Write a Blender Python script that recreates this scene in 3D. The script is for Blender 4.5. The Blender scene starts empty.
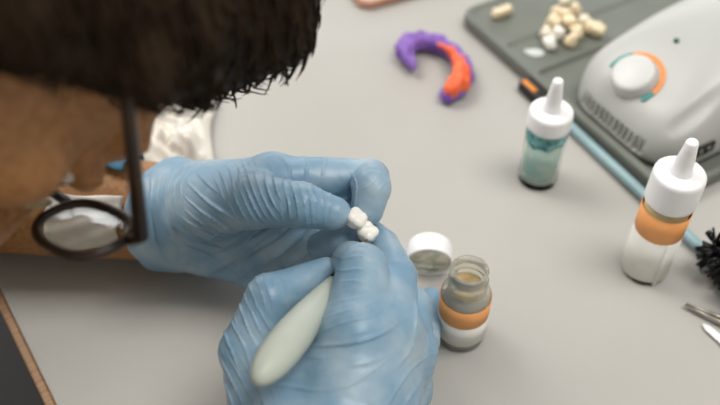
import bpy, bmesh, math, random
import numpy as np
from mathutils import Vector, Matrix, Euler

random.seed(7)
rng = np.random.default_rng(7)
S = bpy.context.scene
COL = S.collection
TT = 0.75                       # table top height

# ------------------------------------------------------------------ camera
ELEV = math.radians(47)
cam = bpy.data.cameras.new('camera')
cam.sensor_width = 36.0
cam.lens = 42.0
cam.clip_start = 0.02
cam.dof.use_dof = True
cam.dof.focus_distance = 0.455
cam.dof.aperture_fstop = 4.5
cam_o = bpy.data.objects.new('camera', cam)
COL.objects.link(cam_o)
cam_o.location = (0.0, -0.410, 0.44 + TT)
cam_o.rotation_euler = (math.radians(90) - ELEV, 0, 0)
S.camera = cam_o
CAM_R = np.array([1.0, 0, 0])
CAM_U = np.array([0, math.sin(ELEV), math.cos(ELEV)])
CAM_B = np.array([0, -math.cos(ELEV), math.sin(ELEV)])

def V3(x, y, z):                # a direction given as right / up / towards the viewer
    return x * CAM_R + y * CAM_U + z * CAM_B

# ------------------------------------------------------------------ materials
def lin(c):
    out = []
    for v in c:
        v = v / 255.0
        out.append(v / 12.92 if v <= 0.04045 else ((v + 0.055) / 1.055) ** 2.4)
    return (out[0], out[1], out[2], 1.0)

def mat(name, col, rough=0.5, col2=None, scale=40.0, mix=(0.35, 0.7), bump=0.0, bscale=200.0,
        spec=0.5, metal=0.0, trans=0.0, ior=1.45, sss=0.0, coat=0.0, detail=4.0, distort=0.0, stretch=None):
    m = bpy.data.materials.new(name)
    m.use_nodes = True
    nt = m.node_tree
    b = nt.nodes['Principled BSDF']
    b.inputs['Base Color'].default_value = lin(col)
    b.inputs['Roughness'].default_value = rough
    b.inputs['Specular IOR Level'].default_value = spec
    b.inputs['Metallic'].default_value = metal
    b.inputs['Transmission Weight'].default_value = trans
    b.inputs['IOR'].default_value = ior
    b.inputs['Coat Weight'].default_value = coat
    if sss:
        b.inputs['Subsurface Weight'].default_value = sss
        b.inputs['Subsurface Radius'].default_value = (0.006, 0.003, 0.002)
        b.inputs['Subsurface Scale'].default_value = 1.0
    tc = nt.nodes.new('ShaderNodeTexCoord')
    src = tc.outputs['Object']
    if stretch:
        mp = nt.nodes.new('ShaderNodeMapping')
        mp.inputs['Scale'].default_value = stretch
        nt.links.new(src, mp.inputs['Vector'])
        src = mp.outputs['Vector']
    if col2 is not None:
        n = nt.nodes.new('ShaderNodeTexNoise')
        n.inputs['Scale'].default_value = scale
        n.inputs['Detail'].default_value = detail
        n.inputs['Distortion'].default_value = distort
        nt.links.new(src, n.inputs['Vector'])
        r = nt.nodes.new('ShaderNodeValToRGB')
        r.color_ramp.elements[0].position = mix[0]
        r.color_ramp.elements[1].position = mix[1]
        r.color_ramp.elements[0].color = lin(col)
        r.color_ramp.elements[1].color = lin(col2)
        nt.links.new(n.outputs['Fac'], r.inputs['Fac'])
        nt.links.new(r.outputs['Color'], b.inputs['Base Color'])
    if bump:
        n2 = nt.nodes.new('ShaderNodeTexNoise')
        n2.inputs['Scale'].default_value = bscale
        n2.inputs['Detail'].default_value = 5.0
        nt.links.new(src, n2.inputs['Vector'])
        bp = nt.nodes.new('ShaderNodeBump')
        bp.inputs['Strength'].default_value = bump
        bp.inputs['Distance'].default_value = 0.001
        nt.links.new(n2.outputs['Fac'], bp.inputs['Height'])
        nt.links.new(bp.outputs['Normal'], b.inputs['Normal'])
    return m

def emission(name, col, strength):
    m = bpy.data.materials.new(name)
    m.use_nodes = True
    nt = m.node_tree
    nt.nodes.remove(nt.nodes['Principled BSDF'])
    e = nt.nodes.new('ShaderNodeEmission')
    e.inputs['Color'].default_value = lin(col)
    e.inputs['Strength'].default_value = strength
    nt.links.new(e.outputs[0], nt.nodes['Material Output'].inputs[0])
    return m

def lens_material(name, tint, refl):
    m = bpy.data.materials.new(name)
    m.use_nodes = True
    nt = m.node_tree
    nt.nodes.remove(nt.nodes['Principled BSDF'])
    t = nt.nodes.new('ShaderNodeBsdfTransparent')
    t.inputs['Color'].default_value = tint
    g = nt.nodes.new('ShaderNodeBsdfGlossy')
    g.inputs['Roughness'].default_value = 0.05
    f = nt.nodes.new('ShaderNodeLayerWeight')
    f.inputs['Blend'].default_value = refl
    mx = nt.nodes.new('ShaderNodeMixShader')
    nt.links.new(f.outputs['Facing'], mx.inputs[0])
    nt.links.new(t.outputs[0], mx.inputs[1])
    nt.links.new(g.outputs[0], mx.inputs[2])
    nt.links.new(mx.outputs[0], nt.nodes['Material Output'].inputs[0])
    return m

M = {}
M['table'] = mat('cream_laminate', (172, 170, 166), 0.5, (167, 164, 157), 9.0, (0.3, 0.75), bump=0.04, bscale=300, spec=0.18, detail=8)
M['wood'] = mat('wood_edge', (160, 122, 84), 0.5, (128, 92, 58), 30, stretch=(1, 12, 12))
M['table_leg'] = mat('grey_metal', (120, 120, 120), 0.4)
M['floor'] = mat('dark_floor', (22, 20, 19), 0.7, (17, 16, 15), 6)
M['wall'] = mat('wall_paint', (205, 202, 195), 0.8, (200, 196, 188), 4)
M['white_frame'] = mat('window_frame_white', (225, 225, 222), 0.4)
M['glove'] = mat('blue_nitrile', (122, 156, 180), 0.38, (162, 183, 196), 40, (0.42, 0.72), bump=0.06, bscale=160, spec=0.6)
M['skin'] = mat('skin', (170, 122, 76), 0.5, (150, 102, 58), 260, (0.42, 0.66), bump=0.1, bscale=500, sss=0.06)
M['hair'] = mat('dark_brown_hair', (50, 37, 24), 0.62, (34, 24, 14), 90, spec=0.12)
M['lips'] = mat('lips', (150, 88, 76), 0.45)
M['eye'] = mat('eye_white', (220, 215, 208), 0.2)
M['iris'] = mat('eye_iris', (70, 50, 34), 0.2)
M['shirt'] = mat('bounce_white_coat', (222, 222, 218), 0.85, (214, 214, 210), 60)  # unseen coat, made white to bounce light onto the table
M['trousers'] = mat('black_trousers', (26, 26, 28), 0.85)
M['shoe'] = mat('black_shoe', (22, 21, 20), 0.4)
M['frame'] = mat('dark_spectacle_frame', (38, 26, 18), 0.3, (58, 40, 26), 60)
M['pad'] = mat('nose_pad_silicone', (214, 200, 160), 0.25, trans=0.5)
M['lens'] = lens_material('spectacle_lens', (0.95, 0.95, 0.93, 1), 0.12)
M['tooth'] = mat('white_ceramic', (246, 244, 238), 0.28, (240, 234, 222), 120, sss=0.08, coat=0.2)
M['stain'] = mat('brown_stain_paste', (120, 84, 48), 0.4)
M['cream'] = mat('cream_ceramic', (236, 220, 188), 0.35, (228, 208, 170), 140, sss=0.05)
M['bone'] = mat('ivory_ceramic', (232, 224, 206), 0.35, (222, 210, 186), 140, sss=0.05)
M['handle'] = mat('pale_green_plastic', (190, 197, 186), 0.42, (182, 190, 178), 30, sss=0.05, spec=0.4)
M['ferrule'] = mat('dark_metal', (78, 72, 66), 0.35, metal=0.8)
M['bristle'] = mat('brown_bristle', (84, 52, 34), 0.6)
M['glass'] = mat('jar_glass', (250, 249, 238), 0.10, trans=0.80, ior=1.2)
M['residue'] = mat('olive_powder', (200, 178, 134), 0.8, (164, 138, 96), 160, bump=0.4, bscale=500)
M['paper'] = mat('paper_label', (226, 224, 218), 0.6, (218, 215, 207), 60)
M['orange'] = mat('orange_label', (240, 168, 104), 0.55, (233, 157, 92), 60)
M['cap'] = mat('white_cap_plastic', (236, 235, 236), 0.38, sss=0.05)
M['murk'] = mat('green_grey_glaze', (246, 243, 222), 0.15, (196, 196, 172), 70, (0.4, 0.6), coat=0.6, distort=1.5)
M['glaze'] = mat('white_glaze', (238, 240, 230), 0.12, (150, 160, 146), 90, (0.45, 0.65), coat=0.8, distort=2)
M['teal'] = mat('teal_liquid', (160, 204, 202), 0.4, (200, 216, 208), 60, (0.38, 0.62), distort=1.0, spec=0.5)
M['deepteal'] = mat('deep_teal_liquid', (46, 122, 128), 0.4, (142, 194, 192), 120, (0.4, 0.6), distort=1.5)
M['sediment'] = mat('grey_sediment', (170, 184, 178), 0.5, (150, 168, 164), 150)
M['clear'] = mat('clear_plastic', (248, 249, 246), 0.15, trans=1.0, ior=1.04)
M['amber'] = mat('amber_powder', (206, 172, 118), 0.6, (218, 194, 152), 140)
M['tray'] = mat('grey_green_plastic', (108, 112, 104), 0.5, (101, 104, 96), 20, bump=0.08, bscale=600)
M['tray_side'] = mat('taupe_plastic', (150, 140, 126), 0.5)
M['black'] = mat('black_plastic', (24, 23, 22), 0.45)
M['tab'] = mat('amber_orange_plastic', (226, 140, 40), 0.3, trans=0.1)
M['white'] = mat('white_housing', (178, 179, 176), 0.36, (175, 176, 172), 20, spec=0.45)
M['knob'] = mat('white_knob', (200, 200, 198), 0.36)
M['ring_teal'] = mat('teal_print', (52, 134, 128), 0.5)
M['ring_orange'] = mat('orange_print', (222, 136, 66), 0.5)
M['led'] = mat('green_indicator', (28, 96, 62), 0.25)
M['purple'] = mat('purple_putty', (112, 74, 160), 0.42, (140, 104, 184), 90, (0.4, 0.65), bump=0.3, bscale=250, distort=1)
M['putty'] = mat('orange_putty', (236, 106, 58), 0.4, (222, 84, 42), 110, (0.4, 0.65), bump=0.3, bscale=250, distort=1)
M['rim'] = mat('copper_pink_rim', (188, 140, 118), 0.4, (172, 122, 100), 40)
M['tile'] = mat('pale_tile', (206, 190, 176), 0.4, (198, 180, 164), 40)
M['steel'] = mat('steel', (176, 170, 160), 0.28, metal=1.0)
M['bluegrey'] = mat('blue_grey_plastic', (138, 164, 170), 0.3, (128, 154, 160), 40)
M['blackbristle'] = mat('black_bristle', (20, 22, 22), 0.42)
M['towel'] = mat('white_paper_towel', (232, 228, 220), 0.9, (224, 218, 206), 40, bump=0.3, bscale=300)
M['bluecloth'] = mat('blue_cloth', (78, 124, 148), 0.9, (66, 108, 132), 120, bump=0.3, bscale=600)
M['stool_seat'] = mat('black_vinyl', (28, 28, 30), 0.4)

# ------------------------------------------------------------------ object helpers
def link(name, me, m=None, parent=None, smooth=True):
    o = bpy.data.objects.new(name, me)
    COL.objects.link(o)
    if m is not None:
        me.materials.append(m)
    if smooth:
        me.polygons.foreach_set('use_smooth', [True] * len(me.polygons))
        me.update()
    if parent is not None:
        o.parent = parent
        o.matrix_parent_inverse = Matrix.Identity(4)
    return o

def tag(o, label, cat, group=None, kind=None):
    o['label'] = label
    o['category'] = cat
    if group:
        o['group'] = group
    if kind:
        o['kind'] = kind
    return o

def thing(name, label, cat, loc=(0, 0, 0), rot=None, group=None):
    o = bpy.data.objects.new(name, None)
    o.empty_display_size = 0.02
    COL.objects.link(o)
    o.location = loc
    if rot is not None:
        o.rotation_euler = rot
    return tag(o, label, cat, group)

def from_bm(bm):
    bmesh.ops.recalc_face_normals(bm, faces=bm.faces)
    me = bpy.data.meshes.new('mesh')
    bm.to_mesh(me)
    bm.free()
    return me

def pyd(verts, faces):
    me = bpy.data.meshes.new('mesh')
    me.from_pydata([tuple(v) for v in verts], [], faces)
    me.update()
    return me

def lathe(profile, n=48, cap=True, start=0.0, sweep=2 * math.pi):
    """profile: (r, z) list from bottom to top, revolved round z."""
    full = abs(sweep - 2 * math.pi) < 1e-6
    k = n if full else n + 1
    vs, fs = [], []
    for r, z in profile:
        for i in range(k):
            a = start + sweep * i / n
            vs.append((r * math.cos(a), r * math.sin(a), z))
    for j in range(len(profile) - 1):
        for i in range(n):
            i2 = (i + 1) % k
            fs.append((j * k + i, j * k + i2, (j + 1) * k + i2, (j + 1) * k + i))
    if cap and full:
        fs.append(tuple(reversed(range(k))))
        fs.append(tuple((len(profile) - 1) * k + i for i in range(k)))
    return pyd(vs, fs)

def tube_data(pts, rad, n=10, flat=1.0, up=None):
    pts = [Vector(p) for p in pts]
    if not hasattr(rad, '__len__'):
        rad = [rad] * len(pts)
    vs, fs = [], []
    prev = None
    for i, p in enumerate(pts):
        t = (pts[min(i + 1, len(pts) - 1)] - pts[max(i - 1, 0)]).normalized()
        ref = Vector(up) if up is not None else (prev if prev is not None else (Vector((0, 0, 1)) if abs(t.z) < 0.9 else Vector((1, 0, 0))))
        a = (ref - t * ref.dot(t)).normalized()
        b = t.cross(a)
        prev = a
        for k in range(n):
            q = 2 * math.pi * k / n
            vs.append(tuple(p + a * (math.cos(q) * rad[i] * flat) + b * (math.sin(q) * rad[i])))
    for i in range(len(pts) - 1):
        for k in range(n):
            k2 = (k + 1) % n
            fs.append((i * n + k, i * n + k2, (i + 1) * n + k2, (i + 1) * n + k))
    fs.append(tuple(reversed(range(n))))
    fs.append(tuple((len(pts) - 1) * n + k for k in range(n)))
    return vs, fs

def tube(pts, rad, n=10, flat=1.0, up=None):
    return pyd(*tube_data(pts, rad, n, flat, up))

def join_data(parts):
    vs, fs = [], []
    for v, f in parts:
        o = len(vs)
        vs += v
        fs += [tuple(i + o for i in q) for q in f]
    return vs, fs

def rbox(sx, sy, sz, bev=0.002, seg=3, z0=0.0):
    bm = bmesh.new()
    bmesh.ops.create_cube(bm, size=1.0)
    bmesh.ops.scale(bm, vec=(sx, sy, sz), verts=bm.verts)
    bmesh.ops.translate(bm, vec=(0, 0, z0 + sz / 2), verts=bm.verts)
    if bev:
        bmesh.ops.bevel(bm, geom=list(bm.edges), offset=bev, segments=seg, affect='EDGES', profile=0.5)
    return from_bm(bm)

# ------------------------------------------------------------------ implicit surfaces
class Field:
    def __init__(s, lo, hi, h):
        s.lo = np.array(lo, dtype=np.float64)
        s.h = h
        n = np.ceil((np.array(hi) - s.lo) / h).astype(int) + 1
        s.n = n
        s.f = np.full(tuple(n), 0.04, dtype=np.float32)

    def sub(s, lo, hi):
        a = np.clip(np.floor((np.array(lo) - s.lo) / s.h).astype(int), 0, s.n)
        b = np.clip(np.ceil((np.array(hi) - s.lo) / s.h).astype(int) + 1, 0, s.n)
        sl = tuple(slice(int(a[i]), int(b[i])) for i in range(3))
        ax = [(s.lo[i] + s.h * np.arange(a[i], b[i])).astype(np.float32) for i in range(3)]
        return sl, ax[0][:, None, None], ax[1][None, :, None], ax[2][None, None, :]

    def whole(s):
        return s.sub(s.lo, s.lo + s.h * (s.n - 1))

    def _blend(s, sl, d, k):
        f = s.f[sl]
        if k <= 0:
            s.f[sl] = np.minimum(f, d)
        else:
            h = np.maximum(k - np.abs(f - d), 0) / k
            s.f[sl] = np.minimum(f, d) - h * h * k * 0.25

    def cut(s, sl, d, k):
        """keep where d < 0 (smooth intersection)"""
        f = s.f[sl]
        h = np.maximum(k - np.abs(f - d), 0) / max(k, 1e-9)
        s.f[sl] = np.maximum(f, d) + h * h * k * 0.25

    def cap(s, a, b, ra, rb, k=0.004, grow=0.0, minus=False, squash=None):
        a = np.array(a, float); b = np.array(b, float)
        ra += grow; rb += grow
        m = max(ra, rb) + k + 4 * s.h + 0.004
        sl, X, Y, Z = s.sub(np.minimum(a, b) - m, np.maximum(a, b) + m)
        if s.f[sl].size == 0:
            return
        ba = b - a
        px, py, pz = X - a[0], Y - a[1], Z - a[2]
        hh = np.clip((px * ba[0] + py * ba[1] + pz * ba[2]) / max(float(ba @ ba), 1e-12), 0, 1)
        dx, dy, dz = px - hh * ba[0], py - hh * ba[1], pz - hh * ba[2]
        if squash is not None:          # (direction, factor > 1 thins the limb along it)
            q, fac = np.array(squash[0], float), squash[1]
            q = q / np.linalg.norm(q)
            c = dx * q[0] + dy * q[1] + dz * q[2]
            dist = np.sqrt(dx * dx + dy * dy + dz * dz + c * c * (fac * fac - 1))
        else:
            dist = np.sqrt(dx * dx + dy * dy + dz * dz)
        d = dist - (ra + hh * (rb - ra))
        if minus:
            s.cut(sl, -d, k)
        else:
            s._blend(sl, d, k)

    def ell(s, c, axes, rad, k=0.004, grow=0.0, minus=False):
        c = np.array(c, float); A = np.array(axes, float); r = np.array(rad, float) + grow
        m = r.max() + k + 4 * s.h + 0.004
        sl, X, Y, Z = s.sub(c - m, c + m)
        if s.f[sl].size == 0:
            return
        px, py, pz = X - c[0], Y - c[1], Z - c[2]
        q = [px * A[i][0] + py * A[i][1] + pz * A[i][2] for i in range(3)]
        k0 = np.sqrt(sum((q[i] / r[i]) ** 2 for i in range(3)))
        k1 = np.sqrt(sum((q[i] / r[i] ** 2) ** 2 for i in range(3)))
        d = k0 * (k0 - 1) / np.maximum(k1, 1e-6)
        if minus:
            s.cut(sl, -d, k)
        else:
            s._blend(sl, d, k)

    def box(s, c, axes, half, r=0.002, k=0.0, minus=False):
        c = np.array(c, float); A = np.array(axes, float); b = np.array(half, float) - r
        m = np.linalg.norm(half) + k + 4 * s.h
        sl, X, Y, Z = s.sub(c - m, c + m)
        px, py, pz = X - c[0], Y - c[1], Z - c[2]
        q = [np.abs(px * A[i][0] + py * A[i][1] + pz * A[i][2]) - b[i] for i in range(3)]
        d = np.sqrt(sum(np.maximum(t, 0) ** 2 for t in q)) + np.minimum(np.maximum(np.maximum(q[0], q[1]), q[2]), 0) - r
        if minus:
            s.cut(sl, -d, k)
        else:
            s._blend(sl, d, k)

    def plane(s, p, n, k=0.0, lo=None, hi=None):
        """keep the side the normal points away from"""
        sl, X, Y, Z = s.whole() if lo is None else s.sub(lo, hi)
        n = np.array(n, float); n = n / np.linalg.norm(n)
        s.cut(sl, (X - p[0]) * n[0] + (Y - p[1]) * n[1] + (Z - p[2]) * n[2], k)

    def mesh(s):
        f = s.f
        ins = f < 0
        cnt = np.zeros(tuple(np.array(f.shape) - 1), dtype=np.int8)
        for i in (0, 1):
            for j in (0, 1):
                for k in (0, 1):
                    cnt += ins[i:f.shape[0] - 1 + i, j:f.shape[1] - 1 + j, k:f.shape[2] - 1 + k]
        act = (cnt > 0) & (cnt < 8)
        ids = np.argwhere(act)
        index = np.full(act.shape, -1, dtype=np.int64)
        index[act] = np.arange(len(ids))
        acc = np.zeros((len(ids), 3)); num = np.zeros(len(ids))
        for ax in range(3):
            o = [x for x in range(3) if x != ax]
            for u in (0, 1):
                for w in (0, 1):
                    a = np.zeros(3, int); a[o[0]] = u; a[o[1]] = w
                    b = a.copy(); b[ax] = 1
                    fa = f[tuple((ids + a).T)].astype(float); fb = f[tuple((ids + b).T)].astype(float)
                    mk = (fa < 0) != (fb < 0)
                    t = np.where(mk, fa / np.where(mk, fa - fb, 1), 0)
                    acc += np.where(mk[:, None], a + (b - a) * t[:, None], 0)
                    num += mk
        verts = (ids + acc / num[:, None]) * s.h + s.lo
        quads = []
        for ax in range(3):
            u, w = (ax + 1) % 3, (ax + 2) % 3
            n = f.shape
            sa = [slice(None)] * 3; sb = [slice(None)] * 3
            sa[ax] = slice(0, n[ax] - 1); sb[ax] = slice(1, n[ax])
            for o in (u, w):
                sa[o] = slice(1, n[o] - 1); sb[o] = slice(1, n[o] - 1)
            A = ins[tuple(sa)]; B = ins[tuple(sb)]
            e = np.argwhere(A != B)
            if not len(e):
                continue
            dirn = A[tuple(e.T)]
            base = e.copy(); base[:, u] += 1; base[:, w] += 1
            def cell(du, dw):
                c = base.copy(); c[:, u] += du; c[:, w] += dw
                return index[tuple(c.T)]
            q = np.stack([cell(-1, -1), cell(0, -1), cell(0, 0), cell(-1, 0)], 1)
            q[~dirn] = q[~dirn][:, ::-1]
            quads.append(q)
        quads = np.concatenate(quads)
        return verts, quads

def np_mesh(verts, quads):
    me = bpy.data.meshes.new('mesh')
    me.vertices.add(len(verts))
    me.vertices.foreach_set('co', np.ascontiguousarray(verts, dtype=np.float32).ravel())
    me.loops.add(len(quads) * 4)
    me.loops.foreach_set('vertex_index', np.ascontiguousarray(quads, dtype=np.int32).ravel())
    me.polygons.add(len(quads))
    me.polygons.foreach_set('loop_start', np.arange(0, len(quads) * 4, 4, dtype=np.int32))
    me.update(calc_edges=True)
    me.validate()
    return me

def normals_of(me):
    n = np.zeros(len(me.vertices) * 3, dtype=np.float32)
    me.vertex_normals.foreach_get('vector', n)
    return n.reshape(-1, 3)

def coords_of(me):
    n = np.zeros(len(me.vertices) * 3, dtype=np.float32)
    me.vertices.foreach_get('co', n)
    return n.reshape(-1, 3).astype(float)

def lump(P, freq, seed):
    """smooth pseudo noise in -1..1 from a few sine waves"""
    g = np.random.default_rng(seed)
    v = np.zeros(len(P))
    for i in range(6):
        d = g.normal(size=3); d /= np.linalg.norm(d)
        v += np.sin(P @ d * freq * (0.6 + 0.9 * g.random()) * 2 * math.pi + g.random() * 6.28)
    return v / 3.2

def displace(me, amount):
    P = coords_of(me) + normals_of(me) * amount[:, None]
    me.vertices.foreach_set('co', P.astype(np.float32).ravel())
    me.update()

def creases(me, bundles, seed=0):
    """tight folds of thin rubber: each bundle is a patch of parallel ridges"""
    P = coords_of(me)
    num = np.zeros(len(P)); den = np.full(len(P), 1e-6)
    for i, (c, ang, length, width, wl, amp) in enumerate(bundles):
        c = np.array(c); a = math.radians(ang)
        L = math.cos(a) * CAM_R - math.sin(a) * CAM_U
        A = math.sin(a) * CAM_R + math.cos(a) * CAM_U
        d = P - c
        l = d @ L; x = d @ A; z = d @ CAM_B
        w = np.exp(-(l / length) ** 2 - (x / width) ** 2 - (z / 0.028) ** 2)
        g = np.random.default_rng(seed + i)
        ph = x / wl * math.pi + 0.9 * np.sin(l / length * 2.2 + g.random() * 6) + 0.7 * np.sin(x / wl * 0.9 + g.random() * 6) \
            + 0.8 * np.sin((l * 0.8 + x) / (wl * 5) + g.random() * 6)
        ridge = np.exp(-(np.sin(ph) / 0.26) ** 2) - 0.25
        mod = 0.6 + 0.4 * np.sin(l / (length * 0.45) + np.floor(ph / math.pi) * 2.1)
        num += w ** 4 * amp * w * ridge * mod; den += w ** 4
    return num / den

SLOT = Vector((0, 0, TT))

# ------------------------------------------------------------------ setting
def setting(name, me, m, smooth=False):
    o = link(name, me, m, smooth=smooth)
    o['kind'] = 'structure'
    return o

fl = setting('floor', rbox(6, 6, 0.05, 0), M['floor']); fl.location = (0.3, 0.2, -0.05)
# unseen far wall; its glowing window is added as a key light
WX0, WX1, WZ0, WZ1, WY = -2.3, 1.3, 1.05, 2.35, 2.2
bm = bmesh.new()
def addb(bm, x0, x1, y0, y1, z0, z1):
    r = bmesh.ops.create_cube(bm, size=1.0)
    bmesh.ops.scale(bm, vec=(x1 - x0, y1 - y0, z1 - z0), verts=r['verts'])
    bmesh.ops.translate(bm, vec=((x0 + x1) / 2, (y0 + y1) / 2, (z0 + z1) / 2), verts=r['verts'])
addb(bm, -2.7, 3.3, WY, WY + 0.12, 0, WZ0)
addb(bm, -2.7, 3.3, WY, WY + 0.12, WZ1, 3.5)
addb(bm, -2.7, WX0, WY, WY + 0.12, WZ0, WZ1)
addb(bm, WX1, 3.3, WY, WY + 0.12, WZ0, WZ1)
setting('wall_back', from_bm(bm), M['wall'])
bm = bmesh.new()
for x in (WX0, -1.1, 0.1, WX1 - 0.05):
    addb(bm, x, x + 0.05, WY + 0.02, WY + 0.08, WZ0, WZ1)
addb(bm, WX0, WX1, WY + 0.02, WY + 0.08, WZ0, WZ0 + 0.05)
addb(bm, WX0, WX1, WY + 0.02, WY + 0.08, WZ1 - 0.05, WZ1)
win = setting('added_window', from_bm(bm), M['white_frame'])
bm = bmesh.new(); addb(bm, WX0, WX1, WY + 0.085, WY + 0.09, WZ0, WZ1)
pane = link('glow_pane', from_bm(bm), emission('added_pane_glow', (246, 250, 255), 2.0), win, False)

# ------------------------------------------------------------------ the work table
EO = Vector((-0.2073, -0.1277, 0))          # a point on the sitter's edge of the table
ED = Vector((0.5617, -0.8273, 0)).normalized()   # along that edge
EN = Vector((0.8273, 0.5617, 0)).normalized()    # into the table
ang = math.atan2(EN.y, EN.x)
tab = thing('table', 'cream laminate work table with a thin wooden edge strip', 'table', (EO.x, EO.y, 0), (0, 0, ang))
tm = rbox(0.95, 1.7, 0.03, 0.0015, 2, TT - 0.03)
o = link('tabletop', tm, M['table'], tab, False); o.location = (0.95 / 2 + 0.0055, 0.0, 0)
o = link('edge_strip', rbox(0.0055, 1.7, 0.031, 0.0012, 2, TT - 0.031), M['wood'], tab, False); o.location = (0.00275, 0.0, 0)
o['label'] = 'brown wooden edge strip'
for x in (0.3, 0.9):
    for y in (-0.8, 0.8):
        o = link('leg', rbox(0.045, 0.045, TT - 0.031, 0.003), M['table_leg'], tab, False); o.location = (x, y, 0)

# ------------------------------------------------------------------ the person
person = thing('person', 'person with dark hair, glasses and blue gloves bent over the table, both hands at work', 'person')

HR = V3(0.74, -0.38, 0.55); HR /= np.linalg.norm(HR)
HF = V3(-0.02, -0.83, -0.57); HF -= HR * (HF @ HR); HF /= np.linalg.norm(HF)
HT = np.cross(HR, HF)
HC = np.array((-0.1432, -0.1347, 1.0160))
HS = 0.90                        # size of the head
def H(r, f, t):
    return HC + (HR * r + HF * f + HT * t) * HS
HA = [HR, HF, HT]

sh_c = np.array([-0.37, -0.25, 0.25 + TT])
RT = np.array([0.5617, -0.8273, 0.0])       # sitter's right
FW = np.array([0.8273, 0.5617, 0.0])        # sitter's forward
shR = np.array([-0.27, -0.42, 0.23 + TT]); shL = np.array([-0.47, -0.09, 0.23 + TT])
elR = np.array([-0.035, -0.47, 0.048 + TT]); elL = np.array([-0.39, -0.015, 0.049 + TT])
pel = np.array([-0.64, -0.43, 0.52])

# left hand (upper in the picture) and right hand joints, radius with glove
LW = np.array((-0.1268, -0.0426, 0.7860)); RW = np.array((-0.0143, -0.2270, 0.8120))
L = dict(
    i=[((-0.0506, -0.0714, 0.8450), .0150), ((0.0064, -0.0652, 0.8420), .0108), ((0.0060, -0.0903, 0.8580), .0112), ((0.0038, -0.0986, 0.8500), .0092)],
    m=[((-0.0454, -0.0711, 0.8200), .0140), ((-0.0059, -0.0760, 0.8280), .0110), ((-0.0106, -0.1057, 0.8330), .0102), ((-0.0215, -0.1049, 0.8260), .0090)],
    r=[((-0.0502, -0.0744, 0.8000), .0138), ((-0.0231, -0.0847, 0.8120), .0105), ((-0.0326, -0.0915, 0.7940), .0095), ((-0.0427, -0.0829, 0.7950), .0085)],
    p=[((-0.0638, -0.0826, 0.7770), .0130), ((-0.0370, -0.0897, 0.7800), .0095), ((-0.0437, -0.0866, 0.7740), .0088), ((-0.0515, -0.0802, 0.7760), .008)],
    t=[((-0.0920, -0.0715, 0.8240), .0190), ((-0.0567, -0.0967, 0.8560), .0152), ((-0.0304, -0.1050, 0.8610), .0122), ((-0.0139, -0.1072, 0.8570), .0090)])
R = dict(
    i=[((-0.0019, -0.1790, 0.8480), .0170), ((0.0010, -0.1423, 0.8540), .0130), ((-0.0042, -0.1319, 0.8460), .0108), ((-0.0081, -0.1299, 0.8280), .0080)],
    m=[((0.0131, -0.1693, 0.8380), .0165), ((0.0180, -0.1356, 0.8370), .0122), ((0.0117, -0.1091, 0.8310), .0100), ((0.0051, -0.0953, 0.8270), .0088)],
    r=[((0.0232, -0.1654, 0.8120), .0150), ((0.0286, -0.1313, 0.8060), .0115), ((0.0224, -0.1095, 0.7920), .0100), ((0.0171, -0.0974, 0.7820), .0090)],
    p=[((0.0247, -0.1704, 0.7840), .0135), ((0.0365, -0.1319, 0.7730), .0108), ((0.0420, -0.1065, 0.7635), .0092), ((0.0448, -0.0936, 0.7605), .0078)],
    t=[((-0.0432, -0.2038, 0.8180), .0180), ((-0.0564, -0.1744, 0.8260), .0150), ((-0.0464, -0.1537, 0.8430), .0125), ((-0.0180, -0.1325, 0.8400), .0072)])

def hand(f, W, J, wr, grow=0.0, fk=0.0015, palm_k=0.014, hollow=None, web=False):
    """palm first, then each finger as a tapering chain"""
    for key in 'imrp':
        f.cap(W, J[key][0][0], wr * 0.86, J[key][0][1], palm_k, grow)
    for k1, k2 in (('i', 'm'), ('m', 'r'), ('r', 'p')):
        a, b = np.array(J[k1][0][0]), np.array(J[k2][0][0])
        f.cap(a, b, J[k1][0][1] * 0.92, J[k2][0][1] * 0.92, palm_k * 0.6, grow)
        f.cap(W * 0.45 + a * 0.55, W * 0.45 + b * 0.55, 0.0150, 0.0150, palm_k, grow)
    if hollow is not None:
        f.ell(hollow[0], np.eye(3), hollow[1], 0.012, -grow, minus=True)
    T = J['t']
    f.cap(W, T[0][0], wr * 0.75, T[0][1], palm_k, grow)
    f.cap(T[0][0], T[1][0], T[0][1], T[1][1], palm_k * 0.8, grow)
    mid = (np.array(J['i'][0][0]) * 0.6 + W * 0.4)
    f.cap(T[0][0], mid, T[0][1] * 0.8, 0.012, palm_k * 0.6, grow)
    for key in 'prmi':
        c = J[key]
        for n in range(3):
            f.cap(c[n][0], c[n + 1][0], c[n][1], c[n + 1][1], 0.004 if n == 0 else fk * (0.4 if key == 'i' else 1.0), grow)
    f.cap(T[1][0], T[2][0], T[1][1], T[2][1], 0.0025, grow)
    f.cap(T[2][0], T[3][0], T[2][1], T[3][1], 0.002, grow)
    if web:
        i0 = np.array(J['i'][0][0]); t0, t1 = np.array(T[0][0]), np.array(T[1][0])
        f.cap(t0 * 0.45 + t1 * 0.55, i0 * 0.75 + W * 0.25, 0.0115, 0.0135, 0.010, grow)
        f.cap(t0 * 0.75 + t1 * 0.25, i0 * 0.55 + W * 0.45, 0.0125, 0.0135, 0.010, grow)

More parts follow.
